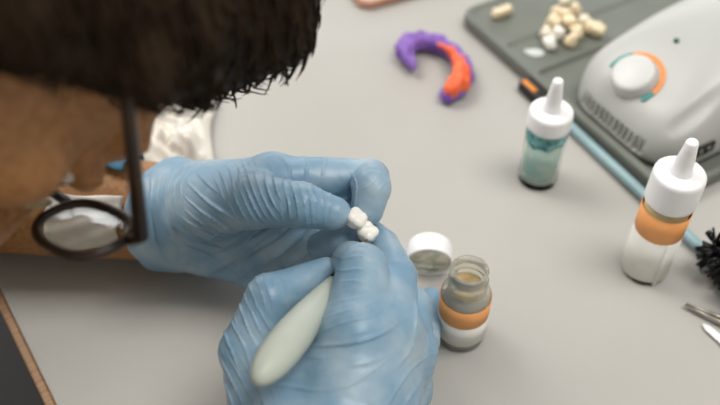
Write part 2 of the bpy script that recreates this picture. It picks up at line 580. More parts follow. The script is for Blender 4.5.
# --- one continuous body
B = Field((-0.80, -0.62, 0.0), (0.045, 0.10, 1.22), 0.0046)
hips = [pel + RT * 0.085, pel - RT * 0.085]
knees = [pel + RT * 0.13 + FW * 0.40 + np.array([0, 0, -0.01]), pel - RT * 0.13 + FW * 0.40 + np.array([0, 0, -0.01])]
ankles = [knees[0] - FW * 0.04 + np.array([0, 0, -0.42]), knees[1] - FW * 0.04 + np.array([0, 0, -0.42])]
waist = pel * 0.55 + sh_c * 0.45 + np.array([-0.03, -0.02, 0.02])
nk = sh_c + FW * 0.02 + np.array([0, 0, 0.03])
def trunk(f, grow=0.0):
    f.ell(pel, [RT, FW, (0, 0, 1)], (0.165, 0.12, 0.11), 0.05, grow)
    f.cap(pel, waist, 0.125, 0.12, 0.06, grow)
    f.cap(waist - RT * 0.05, sh_c - RT * 0.05 - (sh_c - waist) * 0.12, 0.095, 0.095, 0.06, grow)
    f.cap(waist + RT * 0.05, sh_c + RT * 0.05 - (sh_c - waist) * 0.12, 0.095, 0.095, 0.06, grow)
    f.cap(shL, shR, 0.056, 0.056, 0.05, grow)
    for s_, e_ in ((shL, elL), (shR, elR)):
        f.cap(s_, s_ * 0.3 + e_ * 0.7, 0.053, 0.042, 0.03, grow)
trunk(B)
for s_, e_, w_ in ((shL, elL, LW), (shR, elR, RW)):
    B.cap(s_, e_, 0.050, 0.039, 0.02)
    B.cap(e_, e_ * 0.7 + w_ * 0.3, 0.041, 0.043, 0.015)
    B.cap(e_ * 0.7 + w_ * 0.3, w_, 0.043, 0.0315, 0.01)
for h_, k_, a_ in zip(hips, knees, ankles):
    B.cap(h_, k_, 0.085, 0.058, 0.04)
    B.cap(k_, a_ * 0.35 + k_ * 0.65, 0.056, 0.055, 0.02)
    B.cap(a_ * 0.35 + k_ * 0.65, a_, 0.055, 0.036, 0.02)
    B.cap(a_, a_ + FW * 0.14 + np.array([0, 0, -0.045]), 0.036, 0.028, 0.02)
    B.cap(a_ - FW * 0.03 + np.array([0, 0, -0.04]), a_ + FW * 0.14 + np.array([0, 0, -0.045]), 0.032, 0.028, 0.02)
HOLLOW = (np.array((-0.0455, -0.0878, 0.8120)) + np.array([0, -0.026, 0.014]), (0.043, 0.025, 0.025))
hand(B, LW, L, 0.030, -0.0038, hollow=HOLLOW)
hand(B, RW, R, 0.030, -0.0038, web=True)
class HeadPen:
    """draws on a field with every size taken in head units"""
    def __init__(s, f): s.f = f
    def cap(s, a, b, ra, rb, k=0.004, grow=0.0, minus=False): s.f.cap(a, b, ra * HS, rb * HS, k * HS, grow, minus)
    def ell(s, c, ax, rad, k=0.004, grow=0.0, minus=False): s.f.ell(c, ax, [r * HS for r in rad], k * HS, grow, minus)
BH = HeadPen(B)
# neck and head
BH.cap(nk, H(0, -0.035, -0.06), 0.062, 0.056, 0.03)
BH.cap(H(0, -0.035, -0.06), H(0, -0.02, -0.02), 0.056, 0.06, 0.02)
def skull(f, grow=0.0):
    f.ell(H(0, -0.012, 0.035), HA, (0.076, 0.097, 0.083), 0.01, grow)
skull(BH)
BH.ell(H(0, 0.030, -0.035), HA, (0.064, 0.060, 0.080), 0.02)
BH.cap(H(0, 0.060, -0.085), H(0, 0.068, -0.098), 0.026, 0.017, 0.022)          # chin
for s_ in (-1, 1):
    BH.cap(H(s_ * 0.058, 0.0, -0.065), H(s_ * 0.022, 0.062, -0.095), 0.019, 0.018, 0.02)   # jaw
    BH.ell(H(s_ * 0.042, 0.060, -0.020), HA, (0.022, 0.018, 0.018), 0.015)               # cheekbone
    BH.cap(H(s_ * 0.012, 0.088, 0.030), H(s_ * 0.050, 0.070, 0.032), 0.009, 0.007, 0.014)  # brow
    BH.ell(H(s_ * 0.032, 0.093, 0.010), HA, (0.016, 0.014, 0.011), 0.008, minus=True)    # eye socket
    BH.ell(H(s_ * 0.078, -0.018, -0.002), [HR, HF, HT], (0.009, 0.017, 0.031), 0.006)     # ear
    BH.ell(H(s_ * 0.086, -0.012, 0.002), [HR, HF, HT], (0.006, 0.008, 0.015), 0.004, minus=True)
    BH.cap(H(s_ * 0.010, 0.100, -0.032), H(s_ * 0.013, 0.096, -0.034), 0.0085, 0.008, 0.006)   # nostril wing
BH.cap(H(0, 0.092, 0.020), H(0, 0.113, -0.027), 0.0075, 0.0115, 0.008)                    # nose
BH.cap(H(-0.020, 0.086, -0.056), H(0.020, 0.086, -0.056), 0.0065, 0.0065, 0.006)         # lips
BH.cap(H(-0.017, 0.085, -0.065), H(0.017, 0.085, -0.065), 0.0068, 0.0068, 0.005)
for s_ in (-1, 1):
    BH.ell(H(s_ * 0.032, 0.082, 0.011), HA, (0.0160, 0.0120, 0.0090), 0.006)      # lowered eyelids
v, q = B.mesh()
body = link('body', np_mesh(v, q), M['skin'], person)
del B
for s_ in (-1, 1):
    bm = bmesh.new(); bmesh.ops.create_uvsphere(bm, u_segments=20, v_segments=14, radius=0.0092)
    bmesh.ops.translate(bm, vec=H(s_ * 0.031, 0.0770, 0.006), verts=bm.verts)
    e = link('eye', from_bm(bm), M['eye'], person)
    bm = bmesh.new(); bmesh.ops.create_uvsphere(bm, u_segments=16, v_segments=10, radius=0.0048)
    bmesh.ops.translate(bm, vec=H(s_ * 0.031, 0.0825, 0.001), verts=bm.verts)
    link('iris', from_bm(bm), M['iris'], e)

# --- gloves
def glove(lo, hi, W, J, wr, cuff_p, cuff_n, arm_dir, bundles, seed, hollow=None):
    f = Field(lo, hi, 0.00068)
    hand(f, W, J, wr, 0.0, 0.0012, hollow=hollow, web=hollow is None)
    cp = np.array(cuff_p); cn = np.array(cuff_n, float); cn /= np.linalg.norm(cn)
    ad = np.array(arm_dir, float)
    f.cap(W - ad * 0.06, W, wr + 0.0030, wr + 0.0005, 0.008)
    f.plane(cp, cn, 0.0)
    f.plane((0, 0, TT + 0.0008), (0, 0, -1), 0.001)
    f.cap(W - ad * 0.10, W - ad * 0.012, wr + 0.0012, wr - 0.001, 0.001, minus=True)
    v, q = f.mesh()
    me = np_mesh(v, q)
    P = coords_of(me)
    amt = creases(me, bundles, seed)
    amt += 0.00040 * lump(P, 45, seed) + 0.00006 * lump(P, 160, seed + 5)
    s = (P - cp) @ cn
    amt += 0.0010 * np.exp(-((s + 0.000) / 0.008) ** 2) * lump(P, 40, seed + 9)
    displace(me, amt)
    return me

LB = [
    # (centre, line angle in the picture, half length, half width, spacing, depth)
    ((-0.0520, -0.1021, 0.8680), 60, .016, .024, .0038, .00115),
    ((-0.0695, -0.0843, 0.8550), 50, .013, .014, .0040, .00100),
    ((-0.0311, -0.1117, 0.8720), 78, .012, .016, .0036, .00070),
    ((-0.0803, -0.0977, 0.8450), 40, .030, .013, .0062, .00150),
    ((-0.0962, -0.0942, 0.8150), 38, .026, .016, .0085, .00160),
    ((-0.1075, -0.0791, 0.8200), 72, .024, .014, .0075, .00110),
    ((-0.0728, -0.0999, 0.8100), 146, .040, .020, .0095, .00260),
    ((-0.0524, -0.0845, 0.8100), 136, .030, .018, .0085, .00240),
    ((-0.1230, -0.0782, 0.8100), 80, .030, .010, .0070, .00080),
    ((-0.1058, -0.0641, 0.8300), 84, .016, .012, .0055, .00080),
    ((-0.1088, -0.0943, 0.8050), 100, .018, .014, .0070, .00100),
    ((-0.0336, -0.0735, 0.8600), 70, .012, .020, .0090, .00050),
    ((-0.0043, -0.0932, 0.8680), 84, .012, .005, .0060, .00060),
    ((0.0080, -0.0947, 0.8680), 150, .008, .006, .0050, .00030)]
RB = [
    ((-0.0509, -0.1669, 0.8600), 70, .012, .014, .0042, .00075),
    ((-0.0541, -0.1739, 0.8550), 52, .016, .012, .0046, .00110),
    ((-0.0598, -0.1856, 0.8450), 60, .022, .009, .0056, .00120),
    ((-0.0568, -0.2018, 0.8400), 55, .022, .012, .0060, .00120),
    ((-0.0046, -0.1859, 0.8720), 160, .018, .010, .0048, .00060),
    ((-0.0039, -0.1513, 0.8700), 12, .009, .010, .0048, .00060),
    ((0.0023, -0.1959, 0.8650), 160, .030, .012, .0120, .00150),
    ((0.0209, -0.1736, 0.8400), 122, .018, .012, .0120, .00160),
    ((0.0186, -0.1942, 0.8300), 150, .016, .012, .0075, .00110),
    ((0.0375, -0.1498, 0.7900), 20, .008, .040, .0050, .00080),
    ((-0.0115, -0.2040, 0.8550), 168, .030, .014, .0130, .00070)]
LA = (LW - elL); LA /= np.linalg.norm(LA)
gm = glove((-0.172, -0.150, TT - 0.004), (0.030, 0.010, TT + 0.135), LW, L, 0.0352, (-0.1205, -0.0452, 0.7860), -LA - 0.62 * CAM_B + 0.10 * CAM_U, LA, [b[:5] + (b[5] * 2.5,) for b in LB], 3, HOLLOW)
gl = link('glove', gm, M['glove'], person)
RA = (RW - elR); RA /= np.linalg.norm(RA)
gm = glove((-0.085, -0.300, TT - 0.004), (0.055, -0.060, TT + 0.140), RW, R, 0.0335, np.array(RW) - RA * 0.03, -RA, RA, [b[:5] + (b[5] * 2.2,) for b in RB], 40)
gr = link('glove', gm, M['glove'], person)

# --- clothes
C_ = Field((-0.85, -0.66, 0.35), (0.02, 0.12, 1.16), 0.007)
trunk(C_, 0.010)
C_.plane((0, 0, 0.47), (0, 0, -1), 0.0)
C_.cap(nk, H(0, -0.035, -0.06), 0.060, 0.060, 0.012, minus=True)
v, q = C_.mesh(); me = np_mesh(v, q)
displace(me, 0.004 * lump(coords_of(me), 9, 21))
o = link('shirt', me, M['shirt'], person)
C_ = Field((-0.86, -0.72, 0.0), (-0.05, 0.10, 0.72), 0.008)
C_.ell(pel, [RT, FW, (0, 0, 1)], (0.165, 0.12, 0.11), 0.05, 0.008)
for h_, k_, a_ in zip(hips, knees, ankles):
    C_.cap(h_, k_, 0.085, 0.058, 0.04, 0.010)
    C_.cap(k_, a_ + np.array([0, 0, 0.02]), 0.060, 0.046, 0.03, 0.010)
C_.plane((0, 0, 0.60), (0, 0, 1), 0.0)
v, q = C_.mesh()
o = link('trousers', np_mesh(v, q), M['trousers'], person)
for a_ in ankles:
    C_ = Field(a_ - np.array([0.22, 0.22, 0.12]), a_ + np.array([0.25, 0.25, 0.06]), 0.006)
    C_.cap(a_ - FW * 0.03 + np.array([0, 0, -0.045]), a_ + FW * 0.15 + np.array([0, 0, -0.05]), 0.044, 0.040, 0.02)
    C_.cap(a_, a_ + np.array([0, 0, -0.04]), 0.046, 0.05, 0.02)
    C_.plane((0, 0, 0.002), (0, 0, -1))
    C_.plane(a_ + np.array([0, 0, 0.02]), (0, 0, 1))
    v, q = C_.mesh()
    link('shoe', np_mesh(v, q), M['shoe'], person)

# --- hair: a close mass over the skull plus hanging strands at the front
hf = Field(HC - 0.17, HC + 0.17, 0.0028)
hp = HeadPen(hf)
hp.ell(H(0, -0.016, 0.043), HA, (0.086, 0.106, 0.090), 0.01)
hp.ell(H(0.0, 0.022, 0.116), HA, (0.074, 0.058, 0.046), 0.03)
hp.ell(H(0, -0.070, -0.010), HA, (0.070, 0.045, 0.060), 0.02)
for s_ in (-1, 1):
    hp.ell(H(s_ * 0.062, 0.005, 0.020), HA, (0.026, 0.056, 0.050), 0.02)
    hp.ell(H(s_ * 0.064, -0.028, -0.045), HA, (0.034, 0.054, 0.074), 0.02)
    hp.cap(H(s_ * 0.074, 0.018, 0.0), H(s_ * 0.071, 0.020, -0.03), 0.011, 0.007, 0.01)
sl, X, Y, Z = hf.whole()
qf = (X - HC[0]) * HF[0] + (Y - HC[1]) * HF[1] + (Z - HC[2]) * HF[2]
qt = (X - HC[0]) * HT[0] + (Y - HC[1]) * HT[1] + (Z - HC[2]) * HT[2]
hf.cut(sl, 0.86 * (qf - 0.050 * HS) - 0.55 * (qt - 0.040 * HS), 0.012)      # hairline over the forehead and temples
v, q = hf.mesh(); me = np_mesh(v, q)
P = coords_of(me)
displace(me, 0.0022 * lump(P, 30, 31) + 0.0005 * lump(P, 120, 32))
hair = link('hair', me, M['hair'], person)
strands = []
P = coords_of(me); N = normals_of(me).astype(float)
for i in rng.choice(len(P), 5200, replace=False):
    n_ = N[i]; p = P[i]
    comb = HF * 0.85 + HT * 0.10 + HR * rng.normal(0.1, 0.22)
    comb = comb - n_ * (comb @ n_) + n_ * rng.uniform(0.0, 0.14)
    comb /= np.linalg.norm(comb)
    ln = rng.uniform(0.008, 0.020)
    pts = [p - n_ * 0.0012, p + comb * ln * 0.4 + n_ * 0.0002, p + comb * ln * 0.75 - n_ * 0.0003, p + comb * ln - n_ * 0.0016]
    strands.append(tube_data(pts, [0.0006, 0.0006, 0.0004, 0.0001], 4))
link('loose_hair', pyd(*join_data(strands)), M['hair'], person)

# ------------------------------------------------------------------ spectacles
gls = thing('glasses', 'dark framed glasses on the face of the person bent over the table', 'glasses')
def lens_outline(s_, n=36, g=0.0):
    out = []
    for i in range(n):
        a = 2 * math.pi * i / n
        c, sn = math.cos(a), math.sin(a)
        r = (abs(c) ** 2.5 + abs(sn) ** 2.5) ** -0.4
        x = c * r * (0.0255 + g); y = sn * r * (0.0185 + g)
        out.append(H(s_ * (0.0345 + x), 0.1140 - 0.10 * max(0, x + 0.01) - 0.0, 0.006 + y))
    return out
for s_ in (-1, 1):
    pts = lens_outline(s_)
    rim = link('rim', tube(pts + pts[:2], 0.0022, 8), M['frame'], gls)
    inner = lens_outline(s_, g=-0.0012)
    c0 = np.mean(inner, axis=0)
    n = len(inner)
    vs = [tuple(c0 - HF * 0.0008)] + [tuple(p) for p in inner] + [tuple(c0 + HF * 0.0008)] + [tuple(p + HF * 0.001) for p in inner]
    fs = []
    for i in range(n):
        j = (i + 1) % n
        fs += [(0, 1 + i, 1 + j), (n + 1, n + 2 + j, n + 2 + i), (1 + i, n + 2 + i, n + 2 + j, 1 + j)]
    link('lens', pyd(vs, fs), M['lens'], gls, False)
    hinge = H(s_ * 0.0625, 0.110, 0.014)
    tp = [hinge, H(s_ * 0.0705, 0.104, 0.014), H(s_ * 0.0775, 0.05, 0.013), H(s_ * 0.0800, 0.0, 0.014), H(s_ * 0.081, -0.025, 0.004), H(s_ * 0.079, -0.038, -0.015)]
    link('temple', tube(tp, [0.0030, 0.0032, 0.0028, 0.0026, 0.0026, 0.0022], 8), M['frame'], gls)
    pd = [H(s_ * 0.0085, 0.1085, 0.004), H(s_ * 0.0110, 0.1045, -0.002), H(s_ * 0.0135, 0.1010, -0.010)]
    link('nose_pad', tube(pd, [0.0018, 0.0032, 0.0020], 8), M['pad'], gls)
link('bridge', tube([H(-0.0095, 0.1150, 0.014), H(0, 0.1185, 0.017), H(0.0095, 0.1150, 0.014)], 0.0024, 8), M['frame'], gls)

# ------------------------------------------------------------------ what the hands hold
def place(me, origin, zdir, xdir=None):
    """bake a rotation that maps local z to zdir into a mesh and move it to origin"""
    zd = Vector(zdir).normalized()
    ref = Vector(xdir) if xdir is not None else (Vector((0, 0, 1)) if abs(zd.z) < 0.9 else Vector((1, 0, 0)))
    x = (ref - zd * ref.dot(zd)).normalized()
    y = zd.cross(x)
    mt = Matrix((x, y, zd)).transposed().to_4x4()
    mt.translation = Vector(origin)
    return mt

A0 = np.array((-0.0130, -0.1427, 0.8420)); A1 = np.array((-0.0452, -0.2182, 0.8700))
tool = thing('sculpting_brush', 'pale green pear shaped brush handle held in the right gloved hand', 'brush')
dv = A1 - A0; ln = float(np.linalg.norm(dv))
prof = []
for t, r in ((0.0, .0040), (.015, .0048), (.06, .0053), (.2, .0068), (.4, .0085), (.58, .0094), (.72, .0092), (.83, .0083), (.91, .0067), (.96, .0048), (.99, .0030), (1.0, .0006)):
    prof.append((r, t * ln))
me = lathe(prof, 40); me.transform(place(me, A0, dv)); link('handle', me, M['handle'], tool)
TIP = np.array((0.0050, -0.1100, 0.8380))
ud = A0 - TIP
F0 = A0 + (A0 - A1) / ln * 0.012
me = tube([A0 + dv / ln * 0.002, A0 - dv / ln * 0.004, F0], [0.0046, 0.0044, 0.0032], 20); o = link('ferrule', me, M['ferrule'], tool); o['label'] = 'dark metal ferrule'
me = tube([F0, F0 * 0.6 + TIP * 0.4, TIP], [0.0022, 0.0017, 0.0005], 12); o = link('bristle_tip', me, M['bristle'], tool)

def tooth_mesh(h=0.0005, lo=-0.0075, hi=0.0075, seed=0, cusps=4, w=0.0042):
    g = np.random.default_rng(seed)
    f = Field((lo, lo, lo), (hi, hi, hi), h)
    I = np.eye(3)
    f.ell((0, 0, -0.0005), I, (w, w * 0.92, 0.0046), 0.002)
    for i in range(cusps):
        a = 2 * math.pi * (i + 0.5) / cusps + g.normal(0, 0.12)
        f.ell((0.55 * w * math.cos(a), 0.5 * w * math.sin(a), 0.0028 + g.normal(0, 0.0003)), I, (w * 0.55, w * 0.55, 0.0024), 0.0016)
    f.ell((0, 0, -0.0062), I, (w * 0.62, w * 0.58, 0.003), 0.001, minus=True)
    return f.mesh()

br = thing('dental_bridge', 'small white two tooth dental bridge held between the gloved fingertips', 'dental bridge')
for i, (c, tilt) in enumerate((((-0.0027, -0.1088, 0.8540), 0.25), ((0.0038, -0.1118, 0.8460), -0.1))):
    v, q = tooth_mesh(0.00045, -0.009, 0.009, 50 + i, 4, 0.0056)
    me = np_mesh(v, q)
    ax = V3(0.25 + tilt, 0.35, 0.85)
    me.transform(place(me, c, ax, V3(0.75, -0.65, 0.0)))
    me.update()
    link('tooth', me, M['tooth'], br)
sp = np.array((0.0037, -0.1222, 0.8515))
bm = bmesh.new(); bmesh.ops.create_uvsphere(bm, u_segments=12, v_segments=8, radius=0.0009)
bmesh.ops.scale(bm, vec=(0.8, 1.6, 1.0), verts=bm.verts); bmesh.ops.translate(bm, vec=sp, verts=bm.verts)
o = link('stain', from_bm(bm), M['stain'], br); o['label'] = 'brown stain dab'

# ------------------------------------------------------------------ open powder jar and its cap
jar = thing('jar', 'small open glass jar with orange and white label beside the right hand', 'jar', (0.0626, -0.1113, 0.7500))
prof_out = [(.0128, .0), (.0146, .0012), (.0150, .003), (.0150, .0405), (.0146, .0430), (.0128, .0458), (.0112, .0478), (.0110, .0490),
            (.0119, .0502), (.0119, .0512), (.0110, .0522), (.0119, .0546), (.0119, .0556), (.0110, .0566), (.0111, .0615), (.0113, .0632), (.0108, .0638)]
prof_in = [(.0092, .0636), (.0090, .0500), (.0096, .0470), (.0126, .0430), (.0132, .0405), (.0132, .0040), (.0118, .0030), (.0002, .0028)]
link('glass_body', lathe(prof_out + prof_in, 56, False), M['glass'], jar)
jb = jar.children[0].data
bm = bmesh.new(); bm.from_mesh(jb); bmesh.ops.holes_fill(bm, edges=[e for e in bm.edges if e.is_boundary]); bmesh.ops.recalc_face_normals(bm, faces=bm.faces); bm.to_mesh(jb); bm.free()
jb.polygons.foreach_set('use_smooth', [True] * len(jb.polygons))
pw = [(.0002, .0032), (.0126, .0034), (.0127, .0400), (.0120, .0425), (.0088, .0468), (.0084, .0500), (.0060, .0490), (.0030, .0480), (.0002, .0478)]
o = link('powder', lathe(pw, 40, False), M['residue'], jar); o['label'] = 'olive brown powder inside'
M['dark_ring'] = mat('dark_olive_ring', (96, 92, 74), 0.6, (74, 70, 54), 160)
o = link('dark_ring', lathe([(.0002, .0030), (.0129, .0033), (.0130, .0072), (.0126, .0074)], 40, False), M['dark_ring'], jar); o['label'] = 'dark ring of painted shade at the jar bottom'  # painted dark for the shade in the thick glass base
o = link('shoulder_ring', lathe([(.0129, .0405), (.0123, .0432), (.0100, .0456), (.0096, .0452), (.0119, .0428), (.0125, .0405)], 40, False), M['dark_ring'], jar); o['label'] = 'dark ring under the jar shoulder'  # dark ring just inside the shoulder
def band(r, z0, z1, a0=0, a1=2 * math.pi, th=0.00025, wob=0.0, n=64):
    vs, fs = [], []
    for i in range(n + 1):
        a = a0 + (a1 - a0) * i / n
        w = wob * math.sin(a * 3 + 1)
        for (rr, zz) in ((r, z0 + w), (r, z1), (r + th, z1), (r + th, z0 + w)):
            vs.append((rr * math.cos(a), rr * math.sin(a), zz))
    for i in range(n):
        for k in range(4):
            fs.append((i * 4 + k, i * 4 + (k + 1) % 4, (i + 1) * 4 + (k + 1) % 4, (i + 1) * 4 + k))
    return pyd(vs, fs)
o = link('orange_band', band(.0151, .0255, .0410), M['orange'], jar); o['label'] = 'orange band of the label'
o = link('label', band(.0151, .0075, .0255), M['paper'], jar); o['label'] = 'white half of the label'

LC = np.array((0.0450, -0.0671, 0.7500)) + np.array([0, 0, 0.0150])
lid = thing('screw_closure', 'white screw cap lying on its side, open end smeared with glaze', 'cap', tuple(LC), (math.radians(90 + 4), 0, math.radians(-4)))
# local +z points towards the viewer (opening); local z=0 is the rim plane
capo = [(.0002, -.0150), (.0120, -.0150), (.0138, -.0142), (.0146, -.0125), (.0149, -.0010), (.0147, .0), (.0137, .0), (.0134, -.0010), (.0134, -.0110), (.0002, -.0115)]
link('shell', lathe(capo, 56, False), M['cap'], lid)
o = link('liner', lathe([(.0002, -.0022), (.0080, -.0024), (.0112, -.0017), (.0132, -.0010), (.0133, -.0108), (.0002, -.0112)], 48, False), M['murk'], lid); o['label'] = 'green grey glaze inside'
gz = [tube_data([(-.0098, -.0028, -.0016), (-.004, -.0066, -.0018), (.002, -.0072, -.0018), (.0075, -.0052, -.0016)], [.0012, .0019, .0020, .0008], 10, 0.5, (0, 0, 1)),
      tube_data([(-.0068, -.0100, -.0008), (0, -.0116, -.0006), (.0066, -.0100, -.0008)], [.0008, .0013, .0008], 10, 0.5, (0, 0, 1))]
o = link('glaze_smear', pyd(*join_data(gz)), M['glaze'], lid); o['label'] = 'pale wet glaze smear'

# ------------------------------------------------------------------ dropper bottles
def bottle(base, r, zrim, zsh, ztip, name, label):
    b = thing('dropper_bottle', label, 'bottle', base, None, 'white capped dropper bottles')
    body = [(r * 0.86, 0), (r * 0.97, .0012), (r, .003), (r, zrim - .004), (r * 0.96, zrim - .0015), (r * 0.90, zrim + .002)]
    inn = [(r * 0.84, zrim + .002), (r * 0.90, zrim - .003), (r - .0012, zrim - .006), (r - .0012, .004), (r * 0.85, .0024), (.0002, .0024)]
    link('body', lathe(body + inn, 56, False), M['clear'], b)
    me = b.children[0].data
    bm = bmesh.new(); bm.from_mesh(me); bmesh.ops.holes_fill(bm, edges=[e for e in bm.edges if e.is_boundary]); bmesh.ops.recalc_face_normals(bm, faces=bm.faces); bm.to_mesh(me); bm.free()
    me.polygons.foreach_set('use_smooth', [True] * len(me.polygons))
    # ribbed cap
    rc = r * 1.045
    n = 96
    vs, fs = [], []
    pf = [(rc, zrim, 1), (rc, zrim + .001, 1), (rc * 0.995, zsh - .0035, 1), (rc * 0.97, zsh - .0014, 0), (rc * 0.90, zsh - .0003, 0), (rc * 0.78, zsh, 0), (rc * 0.42, zsh + .0006, 0)]
    for rr, zz, rib in pf:
        for i in range(n):
            a = 2 * math.pi * i / n
            q = rr - (0.00022 if (rib and i % 2) else 0)
            vs.append((q * math.cos(a), q * math.sin(a), zz))
    for j in range(len(pf) - 1):
        for i in range(n):
            fs.append((j * n + i, j * n + (i + 1) % n, (j + 1) * n + (i + 1) % n, (j + 1) * n + i))
    fs.append(tuple(reversed(range(n)))); fs.append(tuple((len(pf) - 1) * n + i for i in range(n)))
    cp = link('cap', pyd(vs, fs), M['cap'], b)
    k = ztip - zsh
    nz = [(r * 0.46, zsh), (r * 0.45, zsh + k * .06), (r * 0.40, zsh + k * .10), (r * 0.36, zsh + k * .4), (r * 0.28, zsh + k * .75), (r * 0.245, zsh + k * .95), (r * 0.20, ztip), (r * 0.10, ztip), (r * 0.09, ztip - .002), (0.0002, ztip - .002)]
    link('nozzle', lathe(nz, 32, False), M['cap'], cp)
    return b

b1 = bottle((0.1303, 0.0250, 0.7500), .0146, .0525, .0660, .0915, 'bottle', 'clear dropper bottle of teal liquid with a white nozzle cap beside the grey tray')
rl = .0146 - .00125
o = link('liquid', lathe([(rl, .012), (rl, .0425)], 48), M['teal'], b1); o['label'] = 'teal liquid'
o = link('sediment', lathe([(rl * .8, .0026), (rl, .005), (rl, .012)], 48), M['sediment'], b1); o['label'] = 'grey sediment'
vs, fs = [], []
n = 64
for i in range(n):
    a = 2 * math.pi * i / n
    z = .0425 - .0010 * (1 + math.sin(a * 2 + 1)) - .0040 * max(0, math.sin(a * 1.0 + 3.4)) * (0.6 + 0.4 * math.sin(a * 7))
    for rr, zz in ((rl + .0002, z), (rl + .0002, .0442), (rl - .001, .0442)):
        vs.append((rr * math.cos(a), rr * math.sin(a), zz))
for i in range(n):
    j = (i + 1) % n
    for k in (0, 1):
        fs.append((i * 3 + k, j * 3 + k, j * 3 + k + 1, i * 3 + k + 1))
fs.append(tuple(i * 3 + 2 for i in range(n))); fs.append(tuple(reversed([i * 3 for i in range(n)])))
o = link('stained_ring', pyd(vs, fs), M['deepteal'], b1); o['label'] = 'dark teal stained ring'

b2 = bottle((0.1890, -0.0595, 0.7500), .0150, .0675, .0905, .1150, 'bottle', 'dropper bottle with an orange and white label and a white nozzle cap')
o = link('powder', lathe([(.0118, .0026), (.0137, .005), (.0137, .0655)], 48), M['amber'], b2); o['label'] = 'amber powder inside'
o = link('orange_band', band(.0151, .0415, .0615), M['orange'], b2); o['label'] = 'orange band of the label'
o = link('label', band(.0151, .0035, .0415, wob=.0007), M['paper'], b2); o['label'] = 'white part of the label'
fl_a = math.radians(-78)
o = link('label_flap', band(.0153, .0005, .040, fl_a - 0.10, fl_a + 0.10, .0004, 0, 10), M['paper'], b2); o['label'] = 'torn loose edge of the white label'

# ------------------------------------------------------------------ grey tray and the machine on it
TO = np.array([0.0865, 0.2212, TT]); TA = np.array([0.4986, -0.8668, 0.0]); TB = np.array([0.8668, 0.4986, 0.0]); TZ = np.array([0, 0, 1.0])
def TL(a, b, z):
    return tuple(TO + TA * a + TB * b + TZ * z)
tray = thing('tray', 'grey green plastic tray with raised steps under the white machine', 'tray')
f = Field((-0.004, -0.004, -0.003), (0.268, 0.234, 0.018), 0.0012)
I3 = np.eye(3)
def rrect(f, c, half, r, z0, z1, k, minus=False):
    sl, X, Y, Z = f.whole()
    qx = np.abs(X - c[0]) - half[0] + r; qy = np.abs(Y - c[1]) - half[1] + r
    d2 = np.sqrt(np.maximum(qx, 0) ** 2 + np.maximum(qy, 0) ** 2) + np.minimum(np.maximum(qx, qy), 0) - r
    dz = np.maximum(z0 - Z, Z - z1)
    h = np.maximum(k - np.abs(d2 - dz), 0) / k
    d = np.maximum(d2, dz) + h * h * k * 0.25
    if minus:
        f.cut(sl, -d, 0.0015)
    else:
        f._blend(sl, d, 0)
rrect(f, (0.131, 0.115), (0.131, 0.115), 0.016, 0.0, 0.013, 0.003)
rrect(f, (0.0345, 0.115), (0.0285, 0.108), 0.010, 0.0112, 0.03, 0.002, True)
rrect(f, (0.083, 0.115), (0.0215, 0.108), 0.004, 0.0092, 0.03, 0.002, True)
rrect(f, (0.179, 0.115), (0.0775, 0.108), 0.008, 0.0055, 0.03, 0.002, True)
v, q = f.mesh()
v = TO + v[:, :1] * TA + v[:, 1:2] * TB + v[:, 2:3] * TZ
q = q[:, ::-1]
link('tray_body', np_mesh(v, q), M['tray'], tray)
tax = [TA, TB, TZ]
def fmesh(fn, lo, hi, h):
    f = Field(lo, hi, h); fn(f); return np_mesh(*f.mesh())
def oriented_box(c, half, bev, axes=tax):
    bm = bmesh.new(); bmesh.ops.create_cube(bm, size=2.0)
    bmesh.ops.scale(bm, vec=half, verts=bm.verts)
    if bev:
        bmesh.ops.bevel(bm, geom=list(bm.edges), offset=bev, segments=3, affect='EDGES', profile=0.5)
    mt = Matrix((axes[0], axes[1], axes[2])).transposed().to_4x4(); mt.translation = Vector(c)
    bmesh.ops.transform(bm, matrix=mt, verts=bm.verts)
    return from_bm(bm)
o = link('latch_housing', oriented_box(TL(0.118, -0.0035, 0.0052), (0.0150, 0.0085, 0.0052), 0.0030), M['black'], tray); o['label'] = 'black latch housing'
o = link('latch', oriented_box(TL(0.1135, -0.0078, 0.0088), (0.0085, 0.0024, 0.0026), 0.0015), M['tab'], tray); o['label'] = 'amber orange latch'

mc = thing('wax_heater', 'white rounded bench machine with a round dial on the grey tray', 'machine')
Z0 = 0.0055
f = Field((0.100, -0.006, 0.006), (0.256, 0.225, 0.105), 0.0016)
def mach(f, grow=0.0):
    rrect(f, (0.1875, 0.112), (0.0580 + grow, 0.1025 + grow), 0.036, -0.030, 0.100, 0.030)
    f.plane((0, 0, 0.0085), (0, 0, -1), 0.004)
    n = np.array([0.0, -0.47, 0.883])
    f.plane((0.0, 0.006, 0.0345), n, 0.022)                       # sloping control face
    f.plane((0.130, 0.08, 0.066), (-0.75, 0, 0.66), 0.03)         # far shoulder
    f.plane((0.236, 0.08, 0.066), (0.80, 0, 0.60), 0.028)         # near shoulder
    f.plane((0.18, 0.08, 0.088), (0, 0, 1), 0.03)
mach(f)
f.cap((0.2335, 0.022, 0.0435), (0.2360, 0.105, 0.0875), 0.0080, 0.0095, 0.003, minus=True)      # concave groove along the near edge
for i in range(13):
    a = 0.155 + i * 0.0052
    f.box((a, 0.0075, 0.0185), I3, (0.0014, 0.0065, 0.0060), 0.0008, 0.0006, minus=True)
v, q = f.mesh()
v = TO + v[:, :1] * TA + v[:, 1:2] * TB + v[:, 2:3] * TZ
link('housing', np_mesh(v, q[:, ::-1]), M['white'], mc)
f2 = Field((0.100, -0.006, 0.000), (0.256, 0.225, 0.020), 0.0016)
rrect(f2, (0.1840, 0.112), (0.0515, 0.099), 0.033, Z0, 0.0100, 0.002)
